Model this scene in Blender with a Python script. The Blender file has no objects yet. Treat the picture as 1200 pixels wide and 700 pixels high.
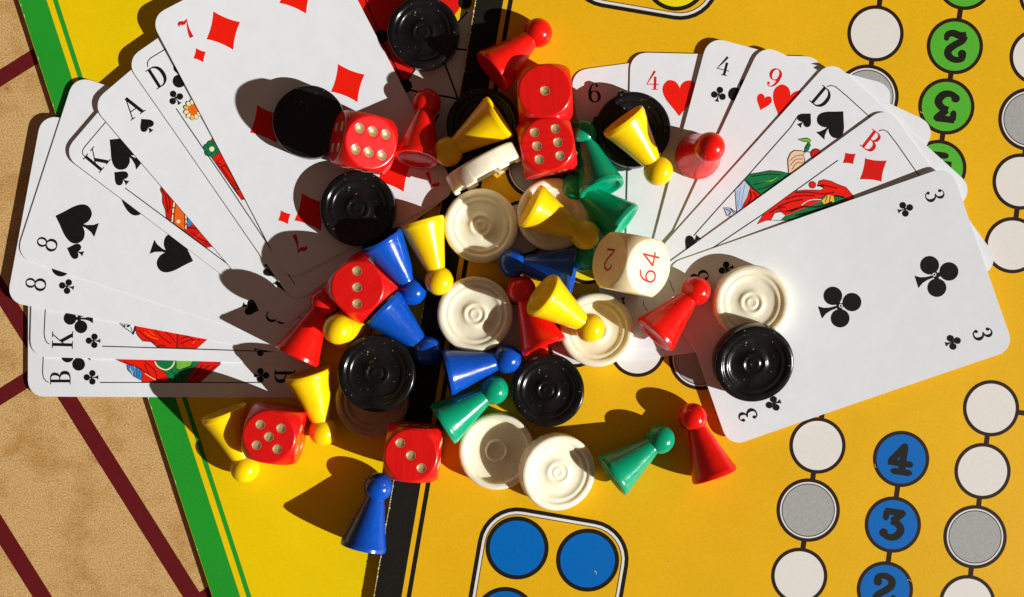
import bpy, bmesh, math, random
from mathutils import Vector, Matrix, Euler

random.seed(7)
scene = bpy.context.scene
COL = scene.collection
MM = 0.001

# ------------------------------------------------------------------ camera
CAM_H = 306.0            # mm above the table
F_PX = 1149.0            # focal length in photo pixels (photo 1200 x 700)
cam_d = bpy.data.cameras.new("camera")
cam_d.sensor_fit = 'HORIZONTAL'
cam_d.sensor_width = 36.0
cam_d.lens = F_PX / 1200.0 * 36.0
cam_d.clip_start = 0.01
cam_d.clip_end = 20.0
cam = bpy.data.objects.new("camera", cam_d)
cam.location = (0, 0, CAM_H * MM)
COL.objects.link(cam)
scene.camera = cam

# ------------------------------------------------------------------ light
world = bpy.data.worlds.new("World")
scene.world = world
world.use_nodes = True
bg = world.node_tree.nodes["Background"]
bg.inputs[0].default_value = (1.0, 0.61, 0.47, 1)
bg.inputs[1].default_value = 0.085

SUN_ELEV = math.radians(27.5)
SHADOW_DIR = Vector((-0.92, 0.39, 0)).normalized()
sun_d = bpy.data.lights.new("sun", 'SUN')
sun_d.energy = 5.0
sun_d.angle = math.radians(0.55)
sun_d.color = (1.0, 0.995, 0.98)
sun = bpy.data.objects.new("sun", sun_d)
d = Vector((SHADOW_DIR.x * math.cos(SUN_ELEV), SHADOW_DIR.y * math.cos(SUN_ELEV), -math.sin(SUN_ELEV)))
sun.rotation_euler = d.to_track_quat('-Z', 'Y').to_euler()
sun.location = (0.5, -0.2, 0.5)
COL.objects.link(sun)

scene.render.engine = 'CYCLES'
scene.view_settings.view_transform = 'Standard'
scene.view_settings.look = 'None'
scene.view_settings.exposure = 0.22
scene.view_settings.gamma = 1.0
scene.cycles.max_bounces = 10
scene.cycles.caustics_reflective = False
scene.cycles.caustics_refractive = False

# ------------------------------------------------------------------ helpers
def lin(c):
    c = c / 255.0
    return c / 12.92 if c <= 0.04045 else ((c + 0.055) / 1.055) ** 2.4

def rgb(r, g, b):
    return (lin(r), lin(g), lin(b), 1.0)

def P(px, py, z=0.0):
    """photo pixel on the level plane z (mm) -> world (mm)"""
    k = (CAM_H - z) / F_PX
    return Vector(((px - 600.0) * k, (350.0 - py) * k, z))

def tag(o, label=None, cat=None, group=None, kind=None):
    if label: o['label'] = label
    if cat: o['category'] = cat
    if group: o['group'] = group
    if kind: o['kind'] = kind
    return o

def empty(name, loc_mm):
    o = bpy.data.objects.new(name, None)
    o.empty_display_size = 0.005
    o.location = Vector(loc_mm) * MM
    COL.objects.link(o)
    return o

def mesh_obj(name, verts, faces, mat, parent=None, origin=(0, 0, 0), smooth=False, sharp=None):
    """verts in mm, relative to origin (mm)"""
    me = bpy.data.meshes.new(name)
    o3 = Vector(origin)
    me.from_pydata([tuple((Vector(v) - o3) * MM) for v in verts], [], faces)
    me.update()
    if smooth:
        for p in me.polygons: p.use_smooth = True
        if sharp is not None:
            bm = bmesh.new(); bm.from_mesh(me)
            for e in bm.edges:
                if len(e.link_faces) == 2 and e.calc_face_angle(0) > sharp:
                    e.smooth = False
            bm.to_mesh(me); bm.free()
    me.materials.append(mat)
    o = bpy.data.objects.new(name, me)
    COL.objects.link(o)
    if parent is not None:
        o.parent = parent
    else:
        o.location = o3 * MM
    return o

# ------------------------------------------------------------------ materials
def new_mat(name):
    m = bpy.data.materials.new(name)
    m.use_nodes = True
    nt = m.node_tree
    return m, nt, nt.nodes["Principled BSDF"]

def N(nt, kind, **kw):
    n = nt.nodes.new(kind)
    for k, v in kw.items():
        if k in n.inputs: n.inputs[k].default_value = v
        else: setattr(n, k, v)
    return n

def ramp(nt, fac, stops):
    r = nt.nodes.new('ShaderNodeValToRGB')
    els = r.color_ramp.elements
    while len(els) < len(stops): els.new(0.5)
    for e, (p, c) in zip(els, stops):
        e.position = p; e.color = c
    nt.links.new(fac, r.inputs[0])
    return r.outputs[0]

def mixc(nt, fac, a, b, mode='MIX'):
    m = nt.nodes.new('ShaderNodeMix'); m.data_type = 'RGBA'; m.blend_type = mode
    for sock, v in ((m.inputs[0], fac), (m.inputs[6], a), (m.inputs[7], b)):
        if isinstance(v, (int, float, tuple)): sock.default_value = v
        else: nt.links.new(v, sock)
    return m.outputs[2]

def noise(nt, scale, detail=3, rough=0.55, coord=None, stretch=None):
    tc = nt.nodes.new('ShaderNodeTexCoord')
    out = tc.outputs['Object'] if coord is None else coord
    if stretch:
        mp = nt.nodes.new('ShaderNodeMapping'); mp.inputs['Scale'].default_value = stretch
        nt.links.new(out, mp.inputs[0]); out = mp.outputs[0]
    n = nt.nodes.new('ShaderNodeTexNoise')
    n.inputs['Scale'].default_value = scale
    n.inputs['Detail'].default_value = detail
    n.inputs['Roughness'].default_value = rough
    nt.links.new(out, n.inputs['Vector'])
    return n.outputs[0]

def bump(nt, bs, height, strength, dist=0.0002):
    b = nt.nodes.new('ShaderNodeBump')
    b.inputs['Strength'].default_value = strength
    b.inputs['Distance'].default_value = dist
    nt.links.new(height, b.inputs['Height'])
    nt.links.new(b.outputs[0], bs.inputs['Normal'])

def print_mat(name, col, rough=0.5, var=0.10, scale=900.0):
    """ink on card: flat colour with a fine paper grain"""
    m, nt, bs = new_mat(name)
    n = noise(nt, scale, 4, 0.7)
    dark = tuple(c * (1 - var) for c in col[:3]) + (1,)
    lite = tuple(min(1, c * (1 + var)) for c in col[:3]) + (1,)
    c = ramp(nt, n, [(0.3, dark), (0.7, lite)])
    nt.links.new(c, bs.inputs['Base Color'])
    bs.inputs['Roughness'].default_value = rough
    bs.inputs['Specular IOR Level'].default_value = 0.12
    bump(nt, bs, n, 0.10, 0.00004)
    return m

def board_mat(name, col, grain):
    m, nt, bs = new_mat(name)
    big = noise(nt, 22, 4, 0.6)
    fine = noise(nt, 1300, 3, 0.75)
    weave = noise(nt, 700, 2, 0.6, stretch=(1, 0.22, 1))
    c0 = ramp(nt, big, [(0.3, tuple(c * 0.93 for c in col[:3]) + (1,)), (0.7, tuple(c * 1.05 for c in col[:3]) + (1,))])
    c1 = mixc(nt, grain, c0, ramp(nt, fine, [(0.35, tuple(c * 0.55 for c in col[:3]) + (1,)), (0.68, tuple(min(1, c * 1.4) for c in col[:3]) + (1,))]))
    specks = ramp(nt, noise(nt, 420, 2, 0.5), [(0.80, (0, 0, 0, 1)), (0.83, (1, 1, 1, 1))])
    c2 = mixc(nt, specks, c1, tuple(c * 0.45 for c in col[:3]) + (1,))
    nt.links.new(c2, bs.inputs['Base Color'])
    bs.inputs['Roughness'].default_value = 0.48
    bs.inputs['Specular IOR Level'].default_value = 0.12
    add = nt.nodes.new('ShaderNodeMath'); add.operation = 'ADD'
    nt.links.new(fine, add.inputs[0]); nt.links.new(weave, add.inputs[1])
    bump(nt, bs, add.outputs[0], 0.22, 0.00006)
    return m

def plastic(name, col, rough=0.2, sss=0.35, radius=(1, 1, 1), scale=0.0025, spec=0.5):
    m, nt, bs = new_mat(name)
    n = noise(nt, 260, 3, 0.5)
    scr = noise(nt, 900, 3, 0.8, stretch=(1, 1, 0.12))
    bs.inputs['Base Color'].default_value = col
    c = ramp(nt, n, [(0.3, tuple(x * 0.92 for x in col[:3]) + (1,)), (0.7, tuple(min(1, x * 1.05) for x in col[:3]) + (1,))])
    specks = ramp(nt, noise(nt, 900, 2, 0.5), [(0.755, (0, 0, 0, 1)), (0.775, (0.6, 0.6, 0.6, 1))])
    c = mixc(nt, specks, c, tuple(min(1, x * 0.7 + 0.25) for x in col[:3]) + (1,))
    nt.links.new(c, bs.inputs['Base Color'])
    r = nt.nodes.new('ShaderNodeMapRange')
    r.inputs['From Min'].default_value = 0.35; r.inputs['From Max'].default_value = 0.75
    r.inputs['To Min'].default_value = rough * 0.75; r.inputs['To Max'].default_value = rough * 2.2
    smud = noise(nt, 75, 5, 0.65)
    av = nt.nodes.new('ShaderNodeMath'); av.operation = 'MULTIPLY_ADD'
    nt.links.new(smud, av.inputs[0]); av.inputs[1].default_value = 0.7; nt.links.new(scr, av.inputs[2])
    r.inputs['From Min'].default_value = 0.65; r.inputs['From Max'].default_value = 1.15
    nt.links.new(av.outputs[0], r.inputs['Value']); nt.links.new(r.outputs[0], bs.inputs['Roughness'])
    bs.inputs['Subsurface Weight'].default_value = sss
    bs.inputs['Subsurface Radius'].default_value = radius
    bs.inputs['Subsurface Scale'].default_value = scale
    bs.inputs['Specular IOR Level'].default_value = spec
    bump(nt, bs, n, 0.05, 0.0002)
    return m

M = {}
M['card'] = print_mat('card_paper', (0.785, 0.81, 0.82, 1), 0.40, 0.025, 160)
M['ink'] = print_mat('black_ink', rgb(26, 25, 25), 0.45, 0.25)
M['line'] = print_mat('line_ink', rgb(40, 38, 38), 0.5, 0.2)
M['redink'] = print_mat('red_ink', rgb(238, 30, 14), 0.45, 0.06)
M['crimson'] = print_mat('crimson_ink', rgb(212, 30, 22), 0.45, 0.08)
M['darkred'] = print_mat('dark_red_ink', rgb(120, 22, 16), 0.45, 0.08)
M['orange'] = print_mat('orange_ink', rgb(240, 105, 30), 0.45, 0.06)
M['gold'] = print_mat('gold_ink', rgb(238, 190, 70), 0.45, 0.08)
M['cream'] = print_mat('cream_ink', rgb(246, 228, 180), 0.45, 0.05)
M['sky'] = print_mat('blue_ink', rgb(62, 140, 205), 0.45, 0.08)
M['leaf'] = print_mat('green_ink', rgb(22, 120, 68), 0.45, 0.1)
M['lime'] = print_mat('light_green_ink', rgb(120, 185, 60), 0.45, 0.1)
M['skin'] = print_mat('skin_ink', rgb(238, 200, 165), 0.45, 0.05)
M['paleblue'] = print_mat('pale_blue_ink', rgb(190, 205, 225), 0.45, 0.08)
M['grey'] = print_mat('grey_ink', rgb(150, 150, 150), 0.45, 0.08)

M['gold_board'] = board_mat('gold_board_paper', rgb(232, 178, 20), 0.13)
M['yellow_board'] = board_mat('yellow_board_paper', rgb(236, 200, 6), 0.12)
M['board_edge'] = print_mat('board_cardboard', rgb(150, 140, 120), 0.8, 0.2, 1500)
M['board_black'] = print_mat('board_black', rgb(30, 28, 22), 0.5, 0.2)
M['board_brown'] = print_mat('board_brown_ink', rgb(46, 26, 18), 0.5, 0.12)
M['board_white'] = print_mat('board_white', rgb(226, 222, 214), 0.5, 0.03)
M['board_grey'] = print_mat('board_silver', rgb(166, 166, 162), 0.42, 0.12)
M['board_green'] = print_mat('board_green', rgb(84, 176, 48), 0.5, 0.06)
M['board_blue'] = print_mat('board_blue', rgb(0, 102, 182), 0.5, 0.06)
M['board_yellow'] = print_mat('board_yellow_spot', rgb(236, 214, 20), 0.5, 0.05)
M['edge_green'] = board_mat('border_green', rgb(36, 150, 42), 0.12)
M['star_red'] = print_mat('star_red', rgb(226, 28, 20), 0.5, 0.08)

M['red'] = plastic('red_plastic', rgb(232, 22, 12), 0.17, 0.30, (1, .12, .06), 0.003)
M['yellow'] = plastic('yellow_plastic', rgb(250, 208, 8), 0.17, 0.35, (1, .6, .06), 0.003)
M['green'] = plastic('green_plastic', rgb(0, 156, 112), 0.17, 0.38, (.2, 1, .6), 0.003)
M['blue'] = plastic('blue_plastic', rgb(6, 76, 176), 0.17, 0.22, (.1, .3, 1), 0.0025)
M['ivory'] = plastic('ivory_plastic', rgb(242, 234, 206), 0.22, 0.45, (1, .8, .45), 0.0025)
M['ivory_painted_shade'] = plastic('painted_shade_ivory_plastic', rgb(168, 138, 112), 0.25, 0.2, (1, .75, .4), 0.0015)  # ivory darkened in its colour to stand for the shade it lies in
M['cube_ivory'] = plastic('cube_ivory', rgb(250, 230, 184), 0.3, 0.5, (1, .75, .4), 0.0025)
M['numeral_red'] = print_mat('numeral_red', rgb(190, 40, 40), 0.4, 0.1)

def black_plastic():
    m, nt, bs = new_mat('black_plastic')
    specks = ramp(nt, noise(nt, 1000, 2, 0.6), [(0.71, (0, 0, 0, 1)), (0.75, (1, 1, 1, 1))])
    smear = ramp(nt, noise(nt, 120, 4, 0.6), [(0.4, (0.004, 0.004, 0.004, 1)), (0.75, (0.011, 0.0105, 0.010, 1))])
    nt.links.new(mixc(nt, specks, smear, (0.22, 0.21, 0.20, 1)), bs.inputs['Base Color'])
    r = nt.nodes.new('ShaderNodeMapRange')
    r.inputs['From Min'].default_value = 0.3; r.inputs['From Max'].default_value = 0.7
    r.inputs['To Min'].default_value = 0.12; r.inputs['To Max'].default_value = 0.3
    nt.links.new(noise(nt, 300, 4, 0.7), r.inputs['Value']); nt.links.new(r.outputs[0], bs.inputs['Roughness'])
    bs.inputs['Specular IOR Level'].default_value = 0.38
    bump(nt, bs, noise(nt, 350, 3, 0.6), 0.12, 0.0002)
    return m
M['black'] = black_plastic()

def dice_mat():
    m, nt, bs = new_mat('red_painted_wood')
    g = noise(nt, 1100, 4, 0.7, stretch=(1, 0.06, 1))
    c = ramp(nt, g, [(0.2, rgb(206, 14, 12)), (0.5, rgb(220, 17, 15)), (0.85, rgb(232, 30, 26))])
    nt.links.new(c, bs.inputs['Base Color'])
    bs.inputs['Roughness'].default_value = 0.26
    bs.inputs['Coat Weight'].default_value = 0.25
    bs.inputs['Coat Roughness'].default_value = 0.1
    bump(nt, bs, g, 0.16, 0.0001)
    return m
M['dice'] = dice_mat()

def pip_mat():
    m, nt, bs = new_mat('pip_gold_paint')
    c = ramp(nt, noise(nt, 1800, 3, 0.6), [(0.3, rgb(158, 124, 78)), (0.7, rgb(208, 182, 134))])
    nt.links.new(c, bs.inputs['Base Color'])
    bs.inputs['Metallic'].default_value = 0.25
    bs.inputs['Roughness'].default_value = 0.35
    return m
M['pip'] = pip_mat()

def table_mat():
    m, nt, bs = new_mat('mottled_beige_laminate')
    grain = noise(nt, 2100, 3, 0.8)
    blot = noise(nt, 70, 5, 0.62)
    vein = noise(nt, 110, 6, 0.7)
    base = ramp(nt, grain, [(0.32, rgb(144, 100, 54)), (0.5, rgb(204, 164, 102)), (0.68, rgb(232, 200, 144))])
    tint = ramp(nt, blot, [(0.30, rgb(222, 200, 160)), (0.52, (1, 1, 1, 1))])
    c = mixc(nt, 0.9, base, tint, 'MULTIPLY')
    spots = ramp(nt, vein, [(0.60, (0, 0, 0, 1)), (0.76, (0.7, 0.7, 0.7, 1))])
    c = mixc(nt, spots, c, rgb(128, 74, 36))
    nt.links.new(c, bs.inputs['Base Color'])
    bs.inputs['Roughness'].default_value = 0.5
    bump(nt, bs, grain, 0.15, 0.0001)
    return m
M['table'] = table_mat()
M['scuff'] = print_mat('scuff', rgb(236, 206, 120), 0.5, 0.1)
M['maroon'] = print_mat('maroon_line', rgb(98, 24, 26), 0.5, 0.10, 400)

# ------------------------------------------------------------------ flat print engine
class Surface:
    """a level or bent sheet that takes print; zfun(world_x, world_y) -> top z in mm"""
    def __init__(self, root, origin, z, zfun=None):
        self.root, self.origin, self.z = root, Vector(origin), z
        self.zfun = zfun or (lambda x, y: z)
        self.layer = 0
    def flat(self, name, polys_px, mat, parent=None, same=False):
        """polys_px: list of (verts_px, faces). each poly gets its own tiny layer."""
        vs, fs = [], []
        for pts, faces in polys_px:
            if not (same and vs): self.layer += 1
            e = 0.018 + 0.0022 * self.layer
            b = len(vs)
            for (x, y) in pts:
                w = P(x, y, self.z)
                w.z = self.zfun(w.x, w.y) + e
                vs.append(w)
            for f in faces:
                fs.append([b + i for i in f])
        o = mesh_obj(name, vs, fs, mat, parent or self.root, self.origin)
        # all print faces look up
        me = o.data
        bm = bmesh.new(); bm.from_mesh(me)
        for f in bm.faces:
            if f.normal.z < 0: f.normal_flip()
        bm.to_mesh(me); bm.free()
        return o

def disc(cx, cy, r, n=56, sx=1.0, rot=0.0):
    pts = []
    for i in range(n):
        a = 2 * math.pi * i / n
        x, y = r * sx * math.cos(a), r * math.sin(a)
        pts.append((cx + x * math.cos(rot) - y * math.sin(rot), cy + x * math.sin(rot) + y * math.cos(rot)))
    return (pts, [list(range(n))])

def ring(cx, cy, r0, r1, n=64):
    pts = [(cx + r0 * math.cos(2 * math.pi * i / n), cy + r0 * math.sin(2 * math.pi * i / n)) for i in range(n)]
    pts += [(cx + r1 * math.cos(2 * math.pi * i / n), cy + r1 * math.sin(2 * math.pi * i / n)) for i in range(n)]
    return (pts, [[i, (i + 1) % n, n + (i + 1) % n, n + i] for i in range(n)])

def poly(pts):
    return (list(pts), [list(range(len(pts)))])

def smooth_path(pts, sub=6, closed=False):
    """Catmull-Rom through points of any dimension"""
    n = len(pts); out = []
    segs = n if closed else n - 1
    for i in range(segs):
        p = [pts[(i + k - 1) % n] if closed else pts[min(max(i + k - 1, 0), n - 1)] for k in range(4)]
        for s in range(sub):
            t = s / sub
            out.append(tuple(0.5 * ((2 * b) + (-a + c) * t + (2 * a - 5 * b + 4 * c - d_) * t * t + (-a + 3 * b - 3 * c + d_) * t ** 3)
                             for a, b, c, d_ in zip(*p)))
    if not closed: out.append(tuple(pts[-1]))
    return out

WT = [1.0]
def stroke(pts, w=None, smooth=True, closed=False, sub=6):
    """pts: (x,y[,width]); returns strip polygon"""
    q = [(p[0], p[1], p[2] * WT[0]) if len(p) == 3 else (p[0], p[1], w * WT[0]) for p in pts]
    if smooth and len(q) > 2: q = smooth_path(q, sub, closed)
    n = len(q); L, R = [], []
    for i, (x, y, ww) in enumerate(q):
        if closed: a, b = q[i - 1], q[(i + 1) % n]
        else: a, b = q[max(i - 1, 0)], q[min(i + 1, n - 1)]
        dx, dy = b[0] - a[0], b[1] - a[1]
        l = math.hypot(dx, dy) or 1
        nx, ny = -dy / l * ww / 2, dx / l * ww / 2
        L.append((x + nx, y + ny)); R.append((x - nx, y - ny))
    faces = [[i, i + 1, n + i + 1, n + i] for i in range(n - 1)]
    if closed: faces.append([n - 1, 0, n, 2 * n - 1])
    return (L + R, faces)

def ell(cx, cy, rx, ry, wside, wtop, n=28):
    pts = []
    for i in range(n):
        a = 2 * math.pi * i / n
        s = abs(math.cos(a)) ** 1.4
        pts.append((cx + rx * math.cos(a), cy + ry * math.sin(a), wtop + (wside - wtop) * s))
    return stroke(pts, smooth=False, closed=True)

WT[0] = 1.28
H_ = 0.034
STEM = [stroke([(.18, 0.01), (.18, .99)], .115), stroke([(.0, .016), (.36, .016)], H_), stroke([(.0, .984), (.36, .984)], H_)]
def _six():
    return [ell(.33, .31, .25, .295, .125, .035),
            stroke([(.075, .30, .11), (.10, .58, .11), (.2, .84, .075), (.36, .975, .04), (.5, .95, .04), (.545, .87, .05)]),
            disc(.515, .85, .07, 20)]
GLYPH = {
 'D': STEM + [stroke([(.2, .984, H_), (.42, .955, .06), (.6, .78, .115), (.655, .5, .135), (.6, .22, .115), (.42, .045, .06), (.2, .016, H_)])],
 'B': STEM + [stroke([(.18, .984, H_), (.4, .97, .05), (.53, .86, .11), (.52, .67, .11), (.4, .545, .05), (.18, .53, H_)]),
              stroke([(.18, .53, H_), (.42, .515, .05), (.59, .39, .13), (.59, .16, .13), (.42, .03, .05), (.18, .016, H_)])],
 'K': STEM + [stroke([(.66, .97), (.22, .42)], .04), stroke([(.52, .984), (.8, .984)], H_),
              stroke([(.34, .58), (.66, .02)], .125), stroke([(.52, .016), (.84, .016)], H_)],
 'A': [stroke([(.08, .02), (.37, .99)], .04), stroke([(.37, .99), (.66, .02)], .125), stroke([(.18, .34), (.54, .34)], .036),
       stroke([(-.04, .016), (.22, .016)], H_), stroke([(.5, .016), (.82, .016)], H_)],
 '8': [ell(.33, .755, .19, .225, .085, .04), ell(.33, .27, .25, .26, .105, .04)],
 '6': _six(),
 '9': [([(.66 - x, 1 - y) for x, y in p], f) for p, f in _six()],
 '4': [stroke([(.46, .02), (.46, .70)], .105), stroke([(.43, 1.0, .10), (.24, .66, .07), (.02, .29, .02)], smooth=False),
       stroke([(.0, .285), (.68, .285)], .034), stroke([(.3, .016), (.62, .016)], H_)],
 '3': [stroke([(.10, .80, .04), (.16, .92, .04), (.32, .985, .04), (.47, .90, .09), (.50, .76, .12), (.42, .60, .07), (.24, .535, .03)]),
       stroke([(.24, .535, .03), (.46, .48, .07), (.56, .30, .13), (.52, .13, .11), (.36, .015, .05), (.18, .03, .04), (.09, .15, .04)]),
       disc(.14, .80, .085, 20), disc(.13, .18, .085, 20)],
 '7': [stroke([(.0, .80, .02), (.03, .93, .11), (.14, .95, .16), (.30, .88, .15), (.46, .93, .07), (.56, 1.0, .02)]),
       stroke([(.55, .99, .03), (.44, .70, .06), (.36, .38, .12), (.33, .02, .19)])],
}
WT[0] = 1.0
def plain_digits():
    t = .098
    return {'6': [ell(.3, .3, .25, .27, t, t), stroke([(.05, .33), (.09, .62), (.24, .86), (.5, .96)], t)],
            '4': [stroke([(.42, 0), (.42, .98)], t), stroke([(.44, .97), (.0, .30)], t), stroke([(-.04, .30), (.62, .30)], t)],
            '2': [stroke([(.04, .72), (.09, .9), (.28, .98), (.5, .88), (.53, .66), (.38, .42), (.14, .2), (.03, .04)], t), stroke([(.0, .04), (.58, .04)], t)]}
PLAIN = plain_digits()
WT[0] = 1.18
FAT = {
 '4': [stroke([(.50, .16), (.50, .9)], .20), stroke([(.50, .90), (.13, .40)], .19), stroke([(.04, .36), (.78, .36)], .17), disc(.13, .38, .1, 18), disc(.50, .90, .105, 18), disc(.76, .36, .085, 14),
       stroke([(.24, .09), (.76, .09)], .17), disc(.24, .09, .085, 14), disc(.76, .09, .085, 14)],
 '3': [stroke([(.18, .68), (.18, .91)], .17), stroke([(.12, .90), (.72, .90)], .18), stroke([(.68, .88), (.40, .60)], .19), disc(.70, .89, .095, 16), disc(.18, .68, .085, 14),
       stroke([(.36, .60, .16), (.58, .54, .19), (.70, .36, .21), (.58, .15, .20), (.36, .09, .17), (.16, .18, .17)]), disc(.17, .21, .135, 20)],
 '2': [disc(.22, .72, .135, 20), stroke([(.15, .74, .12), (.22, .88, .16), (.44, .925, .17), (.64, .82, .20), (.66, .64, .20), (.48, .46, .19), (.26, .30, .18), (.2, .14, .17)]),
       stroke([(.16, .12, .19), (.36, .15, .2), (.56, .10, .19), (.72, .14, .17), (.78, .26, .16)]), disc(.77, .28, .085, 14)],
}
WT[0] = 1.0
# suit pips: unit height about 1, centred
def heart():
    pts = [(0, -.5), (-.16, -.30), (-.36, -.06), (-.46, .16), (-.44, .34), (-.32, .47), (-.16, .46), (-.05, .37), (0, .26),
           (.05, .37), (.16, .46), (.32, .47), (.44, .34), (.46, .16), (.36, -.06), (.16, -.30)]
    L = smooth_path([pts[0]] + pts[1:9], 4); R = smooth_path([pts[8]] + pts[9:] + [pts[0]], 4)
    p = L[:-1] + R[:-1]
    c = (0, .1)
    n = len(p)
    return [([c] + p, [[0, 1 + i, 1 + (i + 1) % n] for i in range(n)])]
def diamond():
    out = []
    k = [(0, .5), (.44, 0), (0, -.5), (-.44, 0)]
    for i in range(4):
        a, b = k[i], k[(i + 1) % 4]
        m = ((a[0] + b[0]) / 2 * .80, (a[1] + b[1]) / 2 * .80)
        for s in range(8):
            t = s / 8
            out.append(tuple((1 - t) ** 2 * a[j] + 2 * t * (1 - t) * m[j] + t * t * b[j] for j in (0, 1)))
    n = len(out)
    return [([(0, 0)] + out, [[0, 1 + i, 1 + (i + 1) % n] for i in range(n)])]
STALK = poly([(-.02, .0), (.02, .0), (.035, -.25), (.09, -.40), (.17, -.5), (-.17, -.5), (-.09, -.40), (-.035, -.25)])
def club():
    return [disc(0, .275, .215, 30), disc(-.275, -.10, .215, 30), disc(.275, -.10, .215, 30),
            stroke([(-.12, -.04), (.12, -.04)], .10), stroke([(0, 0), (0, .12)], .10),
            poly([(-.02, .02), (.02, .02), (.035, -.25), (.07, -.38), (.15, -.5), (-.15, -.5), (-.07, -.38), (-.035, -.25)])]
def spade():
    h = [([(x, -y * .80 + .10) for x, y in p], f) for p, f in heart()]
    return h + [STALK]
PIP = {'H': heart(), 'D': diamond(), 'C': club(), 'S': spade()}

def place(polys, cx, cy, h, ang, wscale=1.0, centre=(0, 0)):
    """ang: px-plane angle (deg, clockwise from image-up) the symbol's up points to"""
    a = math.radians(ang)
    up = (math.sin(a), -math.cos(a)); rt = (math.cos(a), math.sin(a))
    out = []
    for pts, f in polys:
        out.append(([(cx + (x - centre[0]) * h * wscale * rt[0] + (y - centre[1]) * h * up[0],
                      cy + (x - centre[0]) * h * wscale * rt[1] + (y - centre[1]) * h * up[1]) for x, y in pts], f))
    return out

def glyph(ch, cx, cy, h, ang, wscale=1.0, table=GLYPH):
    g = table[ch]
    xs = [x for p, f in g for x, y in p]
    return place(g, cx, cy, h, ang, wscale, ((min(xs) + max(xs)) / 2, .5))

# ------------------------------------------------------------------ sheets (boards, table)
def slab(name, corners_px, z0, z1, mat_top, mat_side):
    """a board drawn by its four top corners"""
    cs = [P(x, y, z1) for x, y in corners_px]
    org = sum(cs, Vector()) / 4; org.z = z0
    root = empty(name, org)
    b = 0.25
    ctr = sum(cs, Vector()) / 4
    top = [c.copy() for c in cs]
    low = [Vector((c.x, c.y, z1 - 0.12)) for c in cs]
    top = [c + (ctr - c).normalized() * 0.10 for c in top]
    bot = [Vector((c.x, c.y, z0)) for c in cs]
    mesh_obj('board_top', top + low, [[0, 1, 2, 3]] + [[i, 4 + i, 4 + (i + 1) % 4, (i + 1) % 4] for i in range(4)], mat_top, root, org)
    mesh_obj('board_core', low + bot, [[i, 4 + i, 4 + (i + 1) % 4, (i + 1) % 4] for i in range(4)] + [[7, 6, 5, 4]], mat_side, root, org)
    for o in root.children:
        bm = bmesh.new(); bm.from_mesh(o.data); bmesh.ops.recalc_face_normals(bm, faces=bm.faces[:])
        if o.name.startswith('board_top'):
            for f in bm.faces:
                if len(f.verts) == 4 and abs(f.normal.z) > .9 and f.normal.z < 0:
                    for g in bm.faces: g.normal_flip()
                    break
        bm.to_mesh(o.data); bm.free()
    return root, Surface(root, org, z1)

Z_Y, Z_G = 1.5, 3.7

# table
tw = 600
tab = mesh_obj('tabletop', [(-tw, -tw, 0), (tw, -tw, 0), (tw, tw, 0), (-tw, tw, 0), (-tw, -tw, -25), (tw, -tw, -25), (tw, tw, -25), (-tw, tw, -25)],
               [[0, 1, 2, 3], [7, 6, 5, 4], [0, 4, 5, 1], [1, 5, 6, 2], [2, 6, 7, 3], [3, 7, 4, 0]], M['table'])
tag(tab, kind='structure')
tsurf = Surface(tab, (0, 0, 0), 0.0)
d1 = (147 / 276.3, 234 / 276.3); d2 = (d1[1], -d1[0])
def band(x, y, dd, L0, L1, wd):
    return stroke([(x + dd[0] * L0, y + dd[1] * L0), (x + dd[0] * L1, y + dd[1] * L1)], wd)
for k in range(-4, 1):
    x0, y0 = 79 + k * 149 * d2[0], 466 + k * 149 * d2[1]
    tsurf.flat('line', [band(x0, y0, d1, -900, 1100, 19.5)], M['maroon'])
for k in range(-2, 3):
    kk = k * 316 + (11 if k == 2 else 0)
    x0, y0 = 0 + kk * d1[0], 92 + kk * d1[1]
    tsurf.flat('line', [band(x0, y0, d2, -700, 260, 17.5)], M['maroon'])

# yellow board (star board with a green border)
ex = lambda y: 21.4 + 0.3246 * y
nx_, ny_ = 0.9512, -0.3088       # inward normal of the left edge in px
tl = (ex(-340), -340); bl = (ex(1160), 1160)
tr = (tl[0] + nx_ * 1360, tl[1] + ny_ * 1360); br = (bl[0] + nx_ * 1360, bl[1] + ny_ * 1360)
yb, ys = slab('star_game_board', [tl, bl, br, tr], 0.0, Z_Y, M['yellow_board'], M['board_edge'])
tag(yb, 'yellow game board with green border lying on the beige table', 'game board')
def along(off0, off1, y0=-340, y1=1160):
    a = [(ex(y) + nx_ * o, y + ny_ * o) for y in (y0, y1) for o in (off0, off1)]
    return poly([a[0], a[1], a[3], a[2]])
ys.flat('border', [along(0.6, 31.5)], M['edge_green'])
ys.flat('border_line', [along(38.5, 44.0)], M['edge_green'])
# the printed star, seen between the card and the gold board
ys.flat('star_field', [poly([(470, 90), (489, 77), (548, 12), (640, -20), (640, 190), (500, 200), (440, 180), (430, 130)])], M['board_white'])
ys.flat('star_arm', [poly([(380, -60), (545, -60), (540, 8), (489, 78), (476, 96), (430, 110), (380, 30)])], M['star_red'])
ys.flat('grid_line', [stroke([(521, 74), (533, 106), (545, 140)], 2.2, smooth=False)], M['ink'])
ys.flat('grid_line', [stroke([(470, 104), (531, 115), (560, 120)], 2.2, smooth=False)], M['ink'])
ys.flat('grid_line', [stroke([(530, 57), (560, 60)], 2.2)], M['ink'])
ys.flat('grid_line', [stroke([(476, 96), (489, 78), (548, 14)], 2.0, smooth=False)], M['ink'])
ys.flat('grid_line', [stroke([(448, 48), (476, 103)], 2.0)], M['ink'])
ys.flat('grid_line', [stroke([(428, 0), (448, 45)], 1.5)], M['ink'])
ys.flat('grid_line', [stroke([(514, 135), (496, 165), (470, 190)], 2.2, smooth=False)], M['ink'])
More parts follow.
